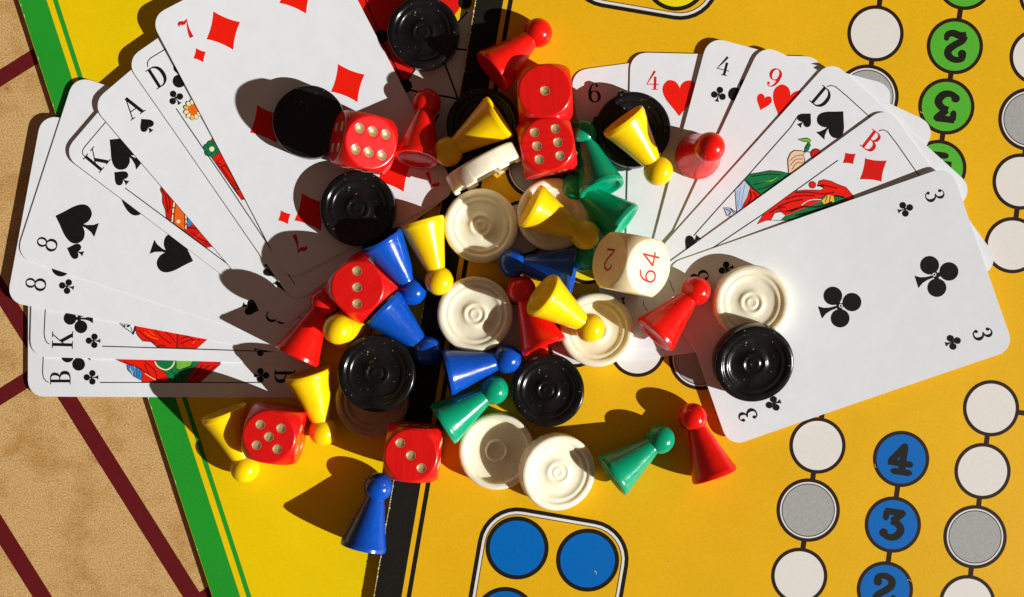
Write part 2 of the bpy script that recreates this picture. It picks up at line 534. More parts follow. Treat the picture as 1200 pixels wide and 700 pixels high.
ys.flat('grid_line', [stroke([(524, 222), (494, 254), (470, 282)], 2.4, smooth=False)], M['ink'])
for c in ((447, 43), (475, 101), (545, 3), (513, 234)):
    ys.flat('grid_dot', [disc(c[0], c[1], 8, 24)], M['ink'])

# gold board
gx = lambda y: 557.0 - 119.0 / 697.0 * y
gdx, gdy = 0.9857, 0.1683        # normal pointing right in px
TL = (gx(-300), -300); BL = (gx(980), 980)
TR = (TL[0] + gdx * 1260, TL[1] + gdy * 1260); BR = (BL[0] + gdx * 1260, BL[1] + gdy * 1260)
gb, gs = slab('track_game_board', [TL, BL, BR, TR], Z_Y + 0.05, Z_G, M['gold_board'], M['board_edge'])
tag(gb, 'gold game board with black border and numbered round spaces', 'game board')
def galong(o0, o1, y0=-300, y1=980):
    a = [(gx(y) + gdx * o, y + gdy * o) for y in (y0, y1) for o in (o0, o1)]
    return poly([a[0], a[1], a[3], a[2]])
gs.flat('border', [galong(1.0, 32.5)], M['board_black'])
gs.flat('border_line', [galong(38.3, 43.6)], M['board_black'])
# worn white nicks along the paper edge
wear = []
for i in range(230):
    y = -20 + i * 3.2 + random.uniform(-.2, .2)
    if random.random() > (.75 if (y < 90 or y > 560) else .3): continue
    l = random.uniform(.6, 2.7); o = random.uniform(0.4, 1.3)
    wear.append(stroke([(gx(y) + o, y + .17 * o), (gx(y + l) + o + random.uniform(-.3, .3), y + l)], random.uniform(.5, 1.5)))
gs.flat('edge_wear', wear, M['board_white'], same=True)['kind'] = 'stuff'
wear = []
for i in range(120):
    y = -20 + i * 6.2; l = random.uniform(.6, 4.5)
    if random.random() > .18: continue
    o = random.uniform(.7, 1.4)
    wear.append(stroke([(ex(y) + o, y), (ex(y + l) + o, y + l)], random.uniform(.4, 1.0)))
ys.flat('edge_wear', wear, M['board_white'], same=True)['kind'] = 'stuff'

scuffs = []
for i in range(26):
    x, y = random.uniform(640, 1195), random.uniform(5, 695); a = random.uniform(0, 6.3); l = random.uniform(2, 9)
    scuffs.append(stroke([(x, y), (x + l * .5 * math.cos(a), y + l * .5 * math.sin(a)), (x + l * math.cos(a + .4), y + l * math.sin(a + .4))], random.uniform(.25, .6)))
gs.layer = 12
gs.flat('scuff', scuffs, M['scuff'], same=True)['kind'] = 'stuff'
def connector(a, b, wd=6.0):
    return stroke([a, b], wd)
def spot(x, y, kind, digit=None, ang=0, r=33.0):
    """a printed round space, outlined in brown"""
    if kind in ('white', 'blue', 'green', 'yellow'):
        o = gs.flat('round_space', [disc(x, y, r - 4.2, 60)], M['board_' + kind])
        sub = Surface(gb, gs.origin, gs.z); sub.layer = 1
        k = sub.flat('outline', [ring(x, y, r - 4.6, r)], M['board_brown'], o)
    elif kind == 'home':
        o = gs.flat('round_space', [disc(x, y, r - 5, 60)], digit)
        sub = Surface(gb, gs.origin, gs.z); sub.layer = 1
        sub.flat('outline', [ring(x, y, r - 5.4, r)], M['board_black'], o)
        return o
    else:
        o = gs.flat('round_space', [disc(x, y, 31, 60)], M['board_grey'])
        sub = Surface(gb, gs.origin, gs.z); sub.layer = 1
        sub.flat('outline', [ring(x, y, 32.6, 37.2)], M['board_brown'], o)
        sub.flat('white_ring', [ring(x, y, 31.0, 33.0)], M['board_white'], o)
        sub.flat('thin_ring', [ring(x, y, 30.2, 31.2)], M['board_brown'], o)
    if digit:
        sub.layer = 8
        sub.flat('numeral', glyph(digit, x, y, 37, ang, 1.0, FAT), M['board_black'], o)
    return o

chains = [
    [((1036, -36), 'white'), ((1026, 39.4), 'white'), ((1016, 113), 'grey'), ((1005, 188), 'white'), ((994, 262), 'white')],
    [((1140.5, -96), 'green', None), ((1130.5, -21), 'green'), ((1119, 54.3), 'green', '2', 187), ((1109, 125), 'green', '3', 187), ((1099.6, 197), 'green', '4', 187)],
    [((1227, -6), 'white'), ((1216, 67), 'white'), ((1207, 140), 'grey'), ((1196, 213), 'white'), ((1186.5, 287.5), 'white')],
    [((1161.4, 478.6), 'white'), ((1151.4, 552.3), 'white'), ((1142.6, 629.4), 'grey'), ((1133.5, 707), 'white'), ((1123, 783), 'white')],
    [((1056, 538), 'blue', '4', 8), ((1046.3, 615), 'blue', '3', 8), ((1037, 691), 'blue', '2', 8), ((1027, 768), 'blue')],
    [((969, 447), 'white'), ((958, 522.3), 'white'), ((947.1, 598), 'grey'), ((936.6, 675), 'white'), ((926, 751), 'white')],
    [((599, 386), 'white'), ((673, 398), 'white'), ((747, 409), 'white'), ((821, 420), 'grey'), ((895, 432), 'white')],
    [((612, 268), 'white'), ((689, 300), 'yellow')],
    [((629, 196), 'grey')],
    [((1161.4, 478.6), None), ((1238, 490), 'white')],
]
for ch in chains:
    pts = [c[0] for c in ch]
    for a, b in zip(pts[:-1], pts[1:]):
        gs.layer = 0
        gs.flat('connector', [connector(a, b)], M['board_brown'])
gs.layer = 3
for ch in chains:
    for c in ch:
        gs.layer = 3
        if c[1]:
            spot(c[0][0], c[0][1], c[1], c[2] if len(c) > 2 else None, c[3] if len(c) > 3 else 0, 33.0)

def rounded_box(cx, cy, hw, hh, r, ang):
    pts = []
    for (sx, sy, a0) in ((1, -1, -90), (1, 1, 0), (-1, 1, 90), (-1, -1, 180)):
        for i in range(9):
            a = math.radians(a0 + i * 11.25)
            pts.append((sx * (hw - r) + r * math.cos(a), sy * (hh - r) + r * math.sin(a)))
    c, s = math.cos(math.radians(ang)), math.sin(math.radians(ang))
    return [(cx + x * c - y * s, cy + x * s + y * c) for x, y in pts]
def home_box(cx, cy, hw, hh, ang, mat, spots):
    gs.layer = 0
    o = gs.flat('home_frame', [stroke(rounded_box(cx, cy, hw - 2.3, hh - 2.3, 44, ang), 5.0, smooth=False, closed=True)], M['board_black'])
    gs.layer = 2
    gs.flat('frame_white_line', [stroke(rounded_box(cx, cy, hw - 6.2, hh - 6.2, 40, ang), 3.2, smooth=False, closed=True)], M['board_white'])
    gs.layer = 4
    gs.flat('frame_thin_line', [stroke(rounded_box(cx, cy, hw - 8.2, hh - 8.2, 38, ang), 1.0, smooth=False, closed=True)], M['board_black'])
    for x, y in spots:
        gs.layer = 5
        spot(x, y, 'home', mat, r=37)
home_box(641, 690.5, 89, 89, 9.7, M['board_blue'], [(606, 642.3), (688.6, 656.6), (592, 725), (675, 739)])
home_box(762, -72, 89, 89, 9.7, M['board_yellow'], [(792, -24), (709, -38), (806, -107), (724, -121)])

# ------------------------------------------------------------------ playing cards
CL, CW, CT = 91.0, 59.0, 0.30
CORNER = 5.0
def make_card(p0, phi, zbot, label, group, bend=None, skew=0.0):
    """p0: px of the corner (outer short edge meets the leading long edge); phi: px angle of the long axis"""
    ztop = zbot + CT
    c, s = math.cos(math.radians(phi)), math.sin(math.radians(phi))
    u = Vector((c, -s, 0))                                  # world, y up
    v = Vector((math.sin(math.radians(phi + skew)), math.cos(math.radians(phi + skew)), 0))
    O = P(p0[0], p0[1], ztop); O.z = zbot
    bend = bend or (lambda a, b: 0.0)
    def zf(x, y):
        dlt = Vector((x, y, 0)) - Vector((O.x, O.y, 0))
        return ztop + bend(dlt.dot(u), dlt.dot(v))
    rows = [0, .25, .6, 1.1, 1.8, 2.7, 3.8, 5.0] + [5 + (CL - 10) * i / 18 for i in range(1, 18)] + [CL - 5, CL - 3.8, CL - 2.7, CL - 1.8, CL - 1.1, CL - .6, CL - .25, CL]
    nb = 9
    vs = []
    for a in rows:
        e = min(a, CL - a)
        ins = CORNER - math.sqrt(max(0, CORNER ** 2 - (CORNER - e) ** 2)) if e < CORNER else 0.0
        for j in range(nb):
            b = ins + (CW - 2 * ins) * j / (nb - 1)
            w = Vector((O.x, O.y, 0)) + u * a + v * b
            vs.append(Vector((w.x, w.y, ztop + bend(a, b))))
    n = len(vs); nr = len(rows)
    vs += [Vector((w.x, w.y, w.z - CT)) for w in vs]
    fs = []
    for i in range(nr - 1):
        for j in range(nb - 1):
            q = [i * nb + j, (i + 1) * nb + j, (i + 1) * nb + j + 1, i * nb + j + 1]
            fs.append(q); fs.append([n + k for k in reversed(q)])
    rim = [i * nb for i in range(nr)] + [(nr - 1) * nb + j for j in range(1, nb)] + [i * nb + nb - 1 for i in range(nr - 2, -1, -1)] + [j for j in range(nb - 2, 0, -1)]
    for k in range(len(rim)):
        a, b = rim[k], rim[(k + 1) % len(rim)]
        fs.append([b, a, n + a, n + b])
    root = empty('playing_card', O)
    tag(root, label, 'playing card', group)
    o = mesh_obj('card_sheet', vs, fs, M['card'], root, O)
    bm = bmesh.new(); bm.from_mesh(o.data); bmesh.ops.recalc_face_normals(bm, faces=bm.faces[:]); bm.to_mesh(o.data); bm.free()
    return Surface(root, O, ztop, zf)

class Tr:
    """trace helper: zoomed-crop coordinates -> photo px"""
    def __init__(self, ox, oy, k): self.o = (ox, oy, k)
    def __call__(self, *pts): ox, oy, k = self.o; return [(ox + x / k, oy + y / k) for x, y in pts]

def art(sf, name, mat, pts, outline=0.8, smooth=False):
    if smooth: pts = smooth_path(pts, 4, True)
    o = sf.flat(name, [poly(pts)], M[mat])
    if outline:
        sub = Surface(sf.root, sf.origin, sf.z, sf.zfun); sub.layer = sf.layer + 1
        sub.flat('outline', [stroke(pts, outline, smooth=False, closed=True)], M['line'], o)
        sf.layer += 2
    return o
def folds(sf, mat, t, lines, w=.8):
    sf.flat('court_detail', [stroke(t(*l), w) for l in lines], M[mat], same=False)
def idx(sf, ch, x, y, h, ang, mat, ws=1.0): return sf.flat('index', glyph(ch, x, y, h, ang, ws), M[mat])
def pip(sf, s, x, y, h, ang, mat): return sf.flat('suit_pip', place(PIP[s], x, y, h, ang), M[mat])
def rule(sf, pts, w=1.1, smooth=False): return sf.flat('frame_line', [stroke(pts, w, smooth=smooth)], M['line'])

LG, RG = 'cards fanned over the green board border', 'cards fanned over the gold board'
ST = CT + 0.03
zl = lambda i: Z_Y + 0.06 + i * ST
zr = lambda i: Z_G + 0.06 + i * ST
droop = lambda amt, a0: (lambda a, b: -amt * max(0.0, 1 - a / a0) ** 2)
raise_ = lambda amt, a0, inner=0.0: (lambda a, b: amt * max(0.0, 1 - a / a0) ** 1.6 + inner * max(0.0, 1 - (CL - a) / 22.0) ** 1.5)

# --- fan over the green border
c = make_card((31.5, 465), 0.2, zl(0), 'jack of clubs, lowest card of the fan reaching onto the table', LG, droop(.6, 34))
t = Tr(20, 380, 7)
idx(c, 'B', *t((352, 440))[0], 24, -90, 'ink', .95)
pip(c, 'C', *t((605, 437))[0], 17.5, -90, 'ink')
pip(c, 'C', 88.5, 417.5, 35, -90, 'ink')
rule(c, t((213, 150), (210, 280), (205, 400), (212, 440), (232, 468), (255, 480)), 1.0)
rule(c, t((680, 479), (2000, 479)), 1.1)
t = Tr(120, 360, 7)
art(c, 'court_figure', 'crimson', t((140, 442), (60, 400), (60, 200), (1000, 200), (965, 472), (805, 614), (322, 614), (330, 560), (250, 490)))
art(c, 'court_figure', 'redink', t((150, 446), (400, 446), (540, 560), (440, 612), (325, 612), (330, 560), (260, 500)), 0)
art(c, 'court_figure', 'leaf', t((430, 440), (600, 440), (820, 440), (760, 490), (680, 614), (560, 614), (520, 540), (450, 500)))
art(c, 'court_figure', 'lime', t((610, 440), (740, 440), (720, 480), (640, 520), (610, 500)), 0)
art(c, 'court_figure', 'sky', t((200, 478), (250, 478), (310, 510), (328, 545), (318, 600), (262, 570), (210, 515)), .9)
c.flat('court_detail', [stroke(t((430, 446), (460, 490), (520, 515), (570, 490), (592, 446)), 1.6)], M['cream'])
c.flat('court_detail', [stroke(t((350, 545), (440, 600)), .9), stroke(t((225, 490), (240, 540)), .6), stroke(t((265, 480), (245, 560)), .6)], M['cream'])
folds(c, 'darkred', t, [((180, 450), (300, 500), (420, 580)), ((350, 450), (430, 520), (450, 600)), ((700, 610), (800, 540), (880, 480)), ((760, 612), (850, 545), (930, 485)), ((345, 470), (390, 560))], 1.1)
folds(c, 'ink', t, [((560, 520), (600, 560), (590, 612)), ((620, 520), (680, 500), (740, 480)), ((640, 540), (660, 600)), ((820, 480), (760, 560), (700, 612))], .9)
folds(c, 'ink', t, [((215, 500), (235, 490)), ((255, 482), (262, 560)), ((285, 498), (285, 575)), ((305, 520), (300, 590))], .55)
pip(c, 'C', 307, 440, 17.5, 90, 'ink')
idx(c, 'B', 334, 441, 24, 90, 'ink', .95)

c = make_card((34.3, 418.3), 1.5, zl(1), 'king of clubs sliding out just above the jack of clubs', LG, droop(.5, 34))
t = Tr(20, 380, 7)
idx(c, 'K', *t((370, 128))[0], 24.5, -88.5, 'ink')
pip(c, 'C', *t((622, 137))[0], 17.5, -88.5, 'ink')
pip(c, 'C', 91.5, 373.5, 35, -88.5, 'ink')
rule(c, t((228, -120), (222, 0), (218, 80), (228, 130), (245, 155), (265, 165)), 1.0)
rule(c, t((700, 182), (1060, 192), (2300, 232)), 1.1)
t = Tr(120, 360, 7)
art(c, 'court_figure', 'crimson', t((270, 60), (700, 60), (880, 248), (770, 342), (450, 330), (400, 285), (330, 278), (290, 232), (272, 190)))
art(c, 'court_figure', 'redink', t((285, 120), (615, 120), (612, 335), (520, 328), (470, 290), (420, 268), (330, 262), (295, 220)), 0)
art(c, 'court_figure', 'redink', t((640, 150), (820, 150), (860, 250), (780, 330), (700, 335), (640, 260)), 0)
art(c, 'court_figure', 'card', t((130, 120), (200, 80), (280, 90), (275, 165), (255, 228), (235, 205), (190, 175), (160, 150)), .9)
c.flat('court_detail', [disc(*t((205, 147))[0], 2.6, 16, 1.5)], M['ink'])
c.flat('court_detail', [disc(*t((195, 152))[0], 1.4, 12)], M['skin'])
c.flat('court_detail', [stroke(t((345, 205), (400, 245), (460, 262)), 1.0), stroke(t((380, 190), (430, 235)), .8), stroke(t((740, 300), (790, 245)), .9)], M['orange'])
c.flat('court_detail', [stroke(t((616, 205), (612, 340)), 1.0), stroke(t((270, 150), (262, 185), (250, 225)), 1.4)], M['ink'])
folds(c, 'darkred', t, [((300, 190), (350, 240), (440, 300)), ((420, 170), (480, 240), (560, 300)), ((500, 180), (560, 240), (600, 290)), ((650, 260), (740, 230), (830, 235)), ((650, 300), (720, 270), (800, 270)), ((450, 326), (480, 312), (520, 322))], 1.2)
folds(c, 'ink', t, [((140, 125), (165, 140), (185, 165)), ((215, 130), (235, 120), (255, 130)), ((235, 165), (245, 195), (250, 215)), ((620, 215), (700, 240), (740, 262))], .8)
pip(c, 'C', 307, 409, 17.5, 91.5, 'ink')

c = make_card((7.7, 353.8), 10.6, zl(2), 'eight of clubs half hidden under the eight of spades', LG, None)
t = Tr(0, 270, 7)
idx(c, '8', *t((293, 440))[0], 24, -79, 'ink')
pip(c, 'C', *t((545, 460))[0], 18, -78, 'ink')
pip(c, 'C', 69, 299, 50, -79, 'ink')
idx(c, '8', 321, 385, 24, 101, 'ink')

c = make_card((18.4, 301), 18.0, zl(3), 'eight of spades showing two large pips beside the king of spades', LG, None)
t = Tr(0, 180, 3.5)
idx(c, '8', *t((193, 370))[0], 24, -71, 'ink')
pip(c, 'S', *t((308, 400))[0], 20, -71, 'ink')
pip(c, 'S', *t((312, 285))[0], 51, -71, 'ink')
pip(c, 'S', *t((708, 412))[0], 51, 109, 'ink')
pip(c, 'S', *t((560, 170))[0], 51, -71, 'ink')
pip(c, 'S', 294, 360.7, 20, 109, 'ink')
idx(c, '8', 324, 372, 24, 109, 'ink')

c = make_card((74.0, 181.0), 37.2, zl(4), 'king of spades with a sliver of red and orange robe showing', LG, raise_(.6, 60), 3.4)
t = Tr(0, 0, 3.5)
idx(c, 'K', *t((400, 655))[0], 25, -50, 'ink')
pip(c, 'S', *t((498, 100 + 630))[0], 20, -51, 'ink')
pip(c, 'S', *t((515, 625))[0], 46, -51, 'ink')
t7 = Tr(0, 90, 7)
rule(c, t7((1050, 170), (862, 388), (700, 580), (684, 610), (686, 640), (705, 660)), 1.0)
t = Tr(0, 180, 3.5)
rule(c, t((515, 142), (950, 465), (1400, 800)), 1.1)
t = Tr(160, 200, 7)
art(c, 'court_figure', 'crimson', t((205, 125), (330, 60), (700, 560), (640, 620), (575, 632), (245, 385), (240, 330), (215, 260), (215, 200), (198, 160)))
art(c, 'court_figure', 'redink', t((215, 150), (300, 210), (300, 260), (285, 300), (255, 330), (225, 270), (222, 210)), 0)
art(c, 'court_figure', 'redink', t((470, 440), (600, 570), (540, 600), (420, 500), (440, 470)), 0)
art(c, 'court_figure', 'orange', t((312, 265), (420, 370), (395, 496), (300, 428)), .8)
art(c, 'court_figure', 'sky', t((425, 390), (475, 430), (430, 462), (412, 440)), .7)
c.flat('court_detail', [disc(*t((345, 418))[0], 2.2, 16)], M['cream'])
c.flat('court_detail', [stroke(t((312, 262), (305, 300)), 2.0), stroke(t((303, 312), (298, 350)), 2.0), stroke(t((297, 362), (292, 425)), 2.0),
                        stroke(t((405, 365), (408, 395)), 1.8), stroke(t((410, 405), (410, 435)), 1.8), stroke(t((410, 447), (404, 480)), 1.8)], M['cream'])
c.flat('court_detail', [stroke(t((480, 553), (530, 515)), .9)], M['orange'])

folds(c, 'darkred', t, [((210, 150), (240, 210), (250, 270), (262, 350)), ((250, 190), (275, 250), (270, 320)), ((420, 470), (500, 480), (540, 520)), ((450, 510), (520, 560), (590, 590))], 1.6)
folds(c, 'ink', t, [((300, 260), (285, 430)), ((322, 270), (308, 430)), ((398, 360), (398, 490)), ((418, 372), (414, 480)), ((560, 600), (620, 612))], .6)
c = make_card((107.8, 122.7), 49.6, zl(5), 'ace of spades, nearly blank, between the king and the queen', LG, raise_(.75, 60))
t = Tr(0, 0, 3.5)
idx(c, 'A', *t((545, 440))[0], 25, -35, 'ink')
pip(c, 'S', *t((603, 515))[0], 19, -39, 'ink')
pip(c, 'S', 317, 317, 19, 141, 'ink')
idx(c, 'A', 335.5, 337, 25, 145, 'ink')

c = make_card((147.9, 72.1), 55.3, zl(6), 'queen of clubs with a narrow strip of flowers showing', LG, raise_(.8, 60, .2))
idx(c, 'D', *t((650, 315))[0], 25, -32, 'ink')
pip(c, 'C', *t((722, 402))[0], 18, -33, 'ink')
pip(c, 'C', 216.8, 87.6, 35, -33, 'ink')
t7 = Tr(120, 0, 7)
rule(c, t7((700, 300), (515, 415), (400, 485), (378, 515), (380, 555)), 1.0)
rule(c, t((725, 447), (940, 765), (1070, 960), (1210, 1167)), 1.0)
t = Tr(200, 130, 7)
art(c, 'court_figure', 'redink', t((345, 225), (420, 200), (900, 900), (560, 700), (360, 415), (300, 330)))
art(c, 'court_figure', 'crimson', t((410, 465), (480, 500), (620, 720), (585, 735), (520, 640)), .5)
gfl = t((340, 315))[0]
for k in range(6):
    a = k * math.pi / 3 + .3
    art(c, 'flower_petal', 'leaf' if k % 2 else 'leaf', disc(gfl[0] + 5.6 * math.cos(a), gfl[1] + 5.6 * math.sin(a), 4.4, 16)[0], .6)
c.flat('flower_centre', [disc(gfl[0], gfl[1], 3.0, 18)], M['cream'])
art(c, 'court_figure', 'redink', t((375, 425), (430, 380), (500, 440), (405, 468)), .6)
folds(c, 'darkred', t, [((420, 470), (470, 540), (540, 620)), ((450, 450), (510, 540), (560, 650)), ((380, 430), (420, 440)), ((500, 600), (560, 690))], 1.3)
folds(c, 'ink', t, [((405, 468), (455, 440)), ((350, 228), (372, 262)), ((520, 640), (575, 640))], .9)
t = Tr(0, 0, 3.5)
sfl = t((795, 452))[0]
for k in range(11):
    a = k * 2 * math.pi / 11
    art(c, 'flower_petal', 'cream' if k % 3 else 'gold', disc(sfl[0] + 8.2 * math.cos(a), sfl[1] + 9.0 * math.sin(a), 2.5, 12, 1.3, a)[0], .5)
c.flat('flower_centre', [disc(sfl[0], sfl[1], 5.8, 22)], M['orange'])
# inner end of the queen's frame and its index, in shade below the seven
t5 = Tr(300, 250, 5.833)
rule(c, t5((225, 380), (262, 402), (305, 395), (400, 335), (540, 252), (700, 165)), 1.2)

c = make_card((177.4, 22.3), 62.5, zl(7), 'seven of diamonds lying face up on top of its fan', LG, raise_(1.5, 62, .45))
t = Tr(180, 0, 3.5)
idx(c, '7', *t((140, 127))[0], 22, -27, 'crimson', .95)
pip(c, 'D', *t((193, 230))[0], 18.5, -27, 'redink')
pip(c, 'D', *t((290, 130))[0], 50, -27, 'redink')
pip(c, 'D', *t((588, -18))[0], 50, -27, 'redink')
pip(c, 'D', *t((797, 342))[0], 50, -27, 'redink')
pip(c, 'D', *t((465, 510))[0], 50, -27, 'redink')
t = Tr(230, 180, 3.5)
pip(c, 'D', *t((812, 80))[0], 50, 153, 'redink')
pip(c, 'D', *t((472, 240))[0], 50, 153, 'redink')
pip(c, 'D', *t((362, 262))[0], 18.5, 153, 'redink')
idx(c, '7', *t((422, 365))[0], 22, 155, 'crimson', .95)
idx(c, '7', 506, 210, 20, 153, 'crimson', .95)

# --- fan over the gold board
c = make_card((668.5, 83.3), 82.5, zr(0), 'black six, lowest card of the fan, its index in shade', RG, None)
t = Tr(650, 0, 3.5)
idx(c, '6', *t((162, 382))[0], 22, -8, 'ink')
pip(c, 'S', 702, 150, 19, -8, 'ink')
pip(c, 'S', 731, 358, 19, 172, 'ink')
pip(c, 'S', 735, 135, 46, -8, 'ink')

c = make_card((738.9, 61.5), 91.3, zr(1), 'four of hearts with a large red heart below its corner', RG, None)
idx(c, '4', *t((403, 330))[0], 22, 2, 'crimson')
pip(c, 'H', *t((512, 402))[0], 43, 1, 'redink')
pip(c, 'H', 762, 128, 17, 1, 'redink')
idx(c, '4', 752, 371, 20, 181, 'crimson')

c = make_card((829.7, 43.3), 105, zr(2), 'four of clubs between the two heart cards of the fan', RG, raise_(.6, 85))
idx(c, '4', *t((693, 272))[0], 22, 14, 'ink')
pip(c, 'C', *t((672, 388))[0], 18, 15, 'ink')
pip(c, 'C', 871.7, 110, 37, 15, 'ink')

c = make_card((891.3, 52.5), 115, zr(3), 'nine of hearts half covered by the queen of spades', RG, raise_(1.0, 85))
idx(c, '9', *t((898, 323))[0], 22.5, 22, 'crimson')
pip(c, 'H', *t((853, 423))[0], 19, 20, 'redink')
pip(c, 'H', 921.5, 123.5, 43, 20, 'redink')
th = Tr(620, 280, 5.833)
c.flat('fine_line', [stroke(th((780, 420), (785, 460), (815, 495)), .7)], M['line'])
c.flat('fine_line', [stroke(th((838, 395), (860, 425), (892, 445)), .7)], M['line'])
c.flat('fine_line', [stroke(th((868, 380), (905, 420)), .7)], M['line'])

c = make_card((972, 71.1), 132, zr(4), 'queen of spades with a green sleeve and a hand holding a cherry', RG, raise_(1.3, 85))
t = Tr(920, 60, 7)
idx(c, 'D', *t((292, 388))[0], 24, 40, 'ink')
pip(c, 'S', *t((155, 568))[0], 20, 43, 'ink')
pip(c, 'S', *t((375, 600))[0], 39, 43, 'ink')
rule(c, t((335, 298), (370, 288), (405, 300), (500, 380), (665, 530), (900, 730)), 1.0)
t = Tr(840, 150, 7)
rule(c, t((660, -95), (600, 0), (265, 380), (0, 670), (-190, 885)), 1.1)
art(c, 'court_figure', 'leaf', t((262, 382), (340, 370), (430, 352), (520, 360), (600, 380), (650, 420), (600, 470), (350, 545), (275, 490), (222, 430)))
art(c, 'court_figure', 'lime', t((330, 455), (420, 425), (500, 405), (450, 440)), 0)
art(c, 'court_figure', 'redink', t((272, 488), (352, 548), (420, 600), (300, 660), (215, 650), (245, 570)))
art(c, 'court_figure', 'paleblue', t((222, 432), (272, 488), (248, 570), (205, 650), (185, 700), (160, 690), (148, 510), (185, 475)), .6)
c.flat('court_detail', [stroke(t((190, 490), (175, 660)), .7), stroke(t((225, 470), (195, 650)), .7), stroke(t((165, 510), (165, 680)), .6)], M['sky'])
art(c, 'court_figure', 'paleblue', t((55, 655), (110, 660), (150, 690), (200, 700), (160, 740), (80, 720)), .9)
art(c, 'court_figure', 'skin', t((585, 375), (578, 260), (600, 210), (630, 188), (690, 192), (722, 205), (700, 225), (715, 260), (705, 310), (650, 350)), .9)
c.flat('court_detail', [stroke(t((598, 270), (640, 235), (700, 225)), .7), stroke(t((600, 310), (640, 265), (700, 258)), .7), stroke(t((610, 345), (650, 290), (700, 290)), .7)], M['line'])
art(c, 'court_figure', 'lime', t((660, 98), (700, 92), (740, 88), (765, 105), (755, 130), (735, 118), (700, 115)), .8)
art(c, 'court_figure', 'leaf', t((745, 125), (762, 140), (745, 185), (712, 205), (720, 165)), .8)
art(c, 'court_figure', 'crimson', disc(*t((808, 218))[0], 6.0, 22)[0], .8)
c.flat('court_detail', [stroke(t((715, 195), (770, 205)), 1.0)], M['line'])
folds(c, 'ink', t, [((280, 400), (400, 385), (520, 385)), ((300, 470), (400, 440), (480, 410)), ((330, 510), (430, 480), (540, 420)), ((240, 430), (300, 500), (350, 540))], .8)
folds(c, 'darkred', t, [((270, 520), (280, 570), (250, 630)), ((300, 530), (320, 570), (290, 620))], 1.5)
folds(c, 'ink', t, [((70, 665), (110, 690), (95, 715)), ((110, 665), (140, 700))], 1.0)
t = Tr(740, 230, 7)
pip(c, 'S', *t((500, 392))[0], 22, 222, 'ink')

c = make_card((1037, 125.3), 144.2, zr(5), 'jack of diamonds in a red hat under the three of clubs', RG, raise_(1.6, 85))
t = Tr(960, 140, 7)
idx(c, 'B', *t((418, 185))[0], 24, 37, 'crimson')
pip(c, 'D', *t((237, 325))[0], 18.5, 55, 'crimson')
c_p = pip(c, 'D', *t((432, 420))[0], 38, 55, 'crimson')
rule(c, t((475, 102), (510, 92), (545, 108), (620, 205), (745, 385), (900, 600)), 1.0)
t = Tr(840, 150, 7)
rule(c, t((985, 270), (630, 525), (390, 700), (-40, 990)), 1.1)
art(c, 'court_figure', 'redink', t((630, 522), (720, 512), (850, 515), (870, 495), (820, 475), (830, 440), (870, 428), (930, 440), (980, 465), (1050, 490), (1110, 560), (1110, 720), (400, 760), (330, 790), (390, 698)))
art(c, 'court_figure', 'redink', disc(*t((778, 470))[0], 3.9, 20)[0], .8)
art(c, 'court_figure', 'leaf', t((880, 560), (1000, 555), (1060, 580), (980, 660), (800, 760), (500, 760), (560, 690), (700, 640)), .7)
art(c, 'court_figure', 'redink', t((690, 640), (760, 600), (860, 595), (840, 650), (760, 700), (690, 690)), .6)
art(c, 'court_figure', 'gold', t((850, 600), (900, 550), (950, 560), (960, 610), (880, 640)), .6)
c.flat('court_detail', [stroke(t((690, 635), (760, 595), (850, 590)), 1.0)], M['card'])
c.flat('fine_line', [stroke(th((960, 285), (975, 330), (995, 365)), .9)], M['line'])
folds(c, 'darkred', t, [((640, 535), (740, 530), (860, 545), (960, 530)), ((560, 590), (660, 560), (800, 560)), ((500, 650), (600, 610), (700, 590)), ((850, 470), (900, 480), (980, 500)), ((430, 700), (500, 660), (560, 650))], 1.5)
folds(c, 'ink', t, [((600, 690), (700, 650), (820, 650), (940, 610)), ((640, 720), (760, 690), (900, 650)), ((820, 480), (850, 478), (872, 492)), ((960, 560), (1040, 575)), ((560, 690), (660, 660))], 1.6)
art(c, 'court_figure', 'card', t((470, 700), (520, 690), (560, 720), (520, 760), (440, 760)), .8)
c.flat('court_detail', [stroke(t((500, 640), (530, 690)), .8), stroke(t((900, 560), (885, 610)), .7), stroke(t((925, 560), (915, 615)), .7)], M['line'])

c = make_card((1108.5, 195.6), 160.7, zr(6), 'three of clubs lying fully open on top of its fan', RG, raise_(3.0, 85))
t = Tr(900, 170, 3.5)
idx(c, '3', *t((670, 212))[0], 21.5, 77, 'ink')
pip(c, 'C', *t((553, 265))[0], 18, 72, 'ink')
pip(c, 'C', *t((682, 535))[0], 50, 72, 'ink')
pip(c, 'C', 984, 358.5, 50, 72, 'ink')
pip(c, 'C', 873, 397, 50, 252, 'ink')
t = Tr(900, 340, 3.5)
idx(c, '3', *t((865, 180))[0], 21.5, 77, 'ink')
pip(c, 'C', *t((747, 212))[0], 18, 72, 'ink')
t = Tr(650, 340, 3.5)
idx(c, '3', *t((792, 513))[0], 21.5, 253, 'ink')
pip(c, 'C', *t((897, 467))[0], 18, 252, 'ink')
t = Tr(650, 170, 3.5)
idx(c, '3', *t((592, 540))[0], 21.5, 253, 'ink')
pip(c, 'C', *t((702, 510))[0], 18, 252, 'ink')
for q in ((984, 358.5), (1091.1, 322.3)):
    c.flat('joint_mark', [ring(q[0], q[1], 1.2, 2.2, 20)], M['card'])

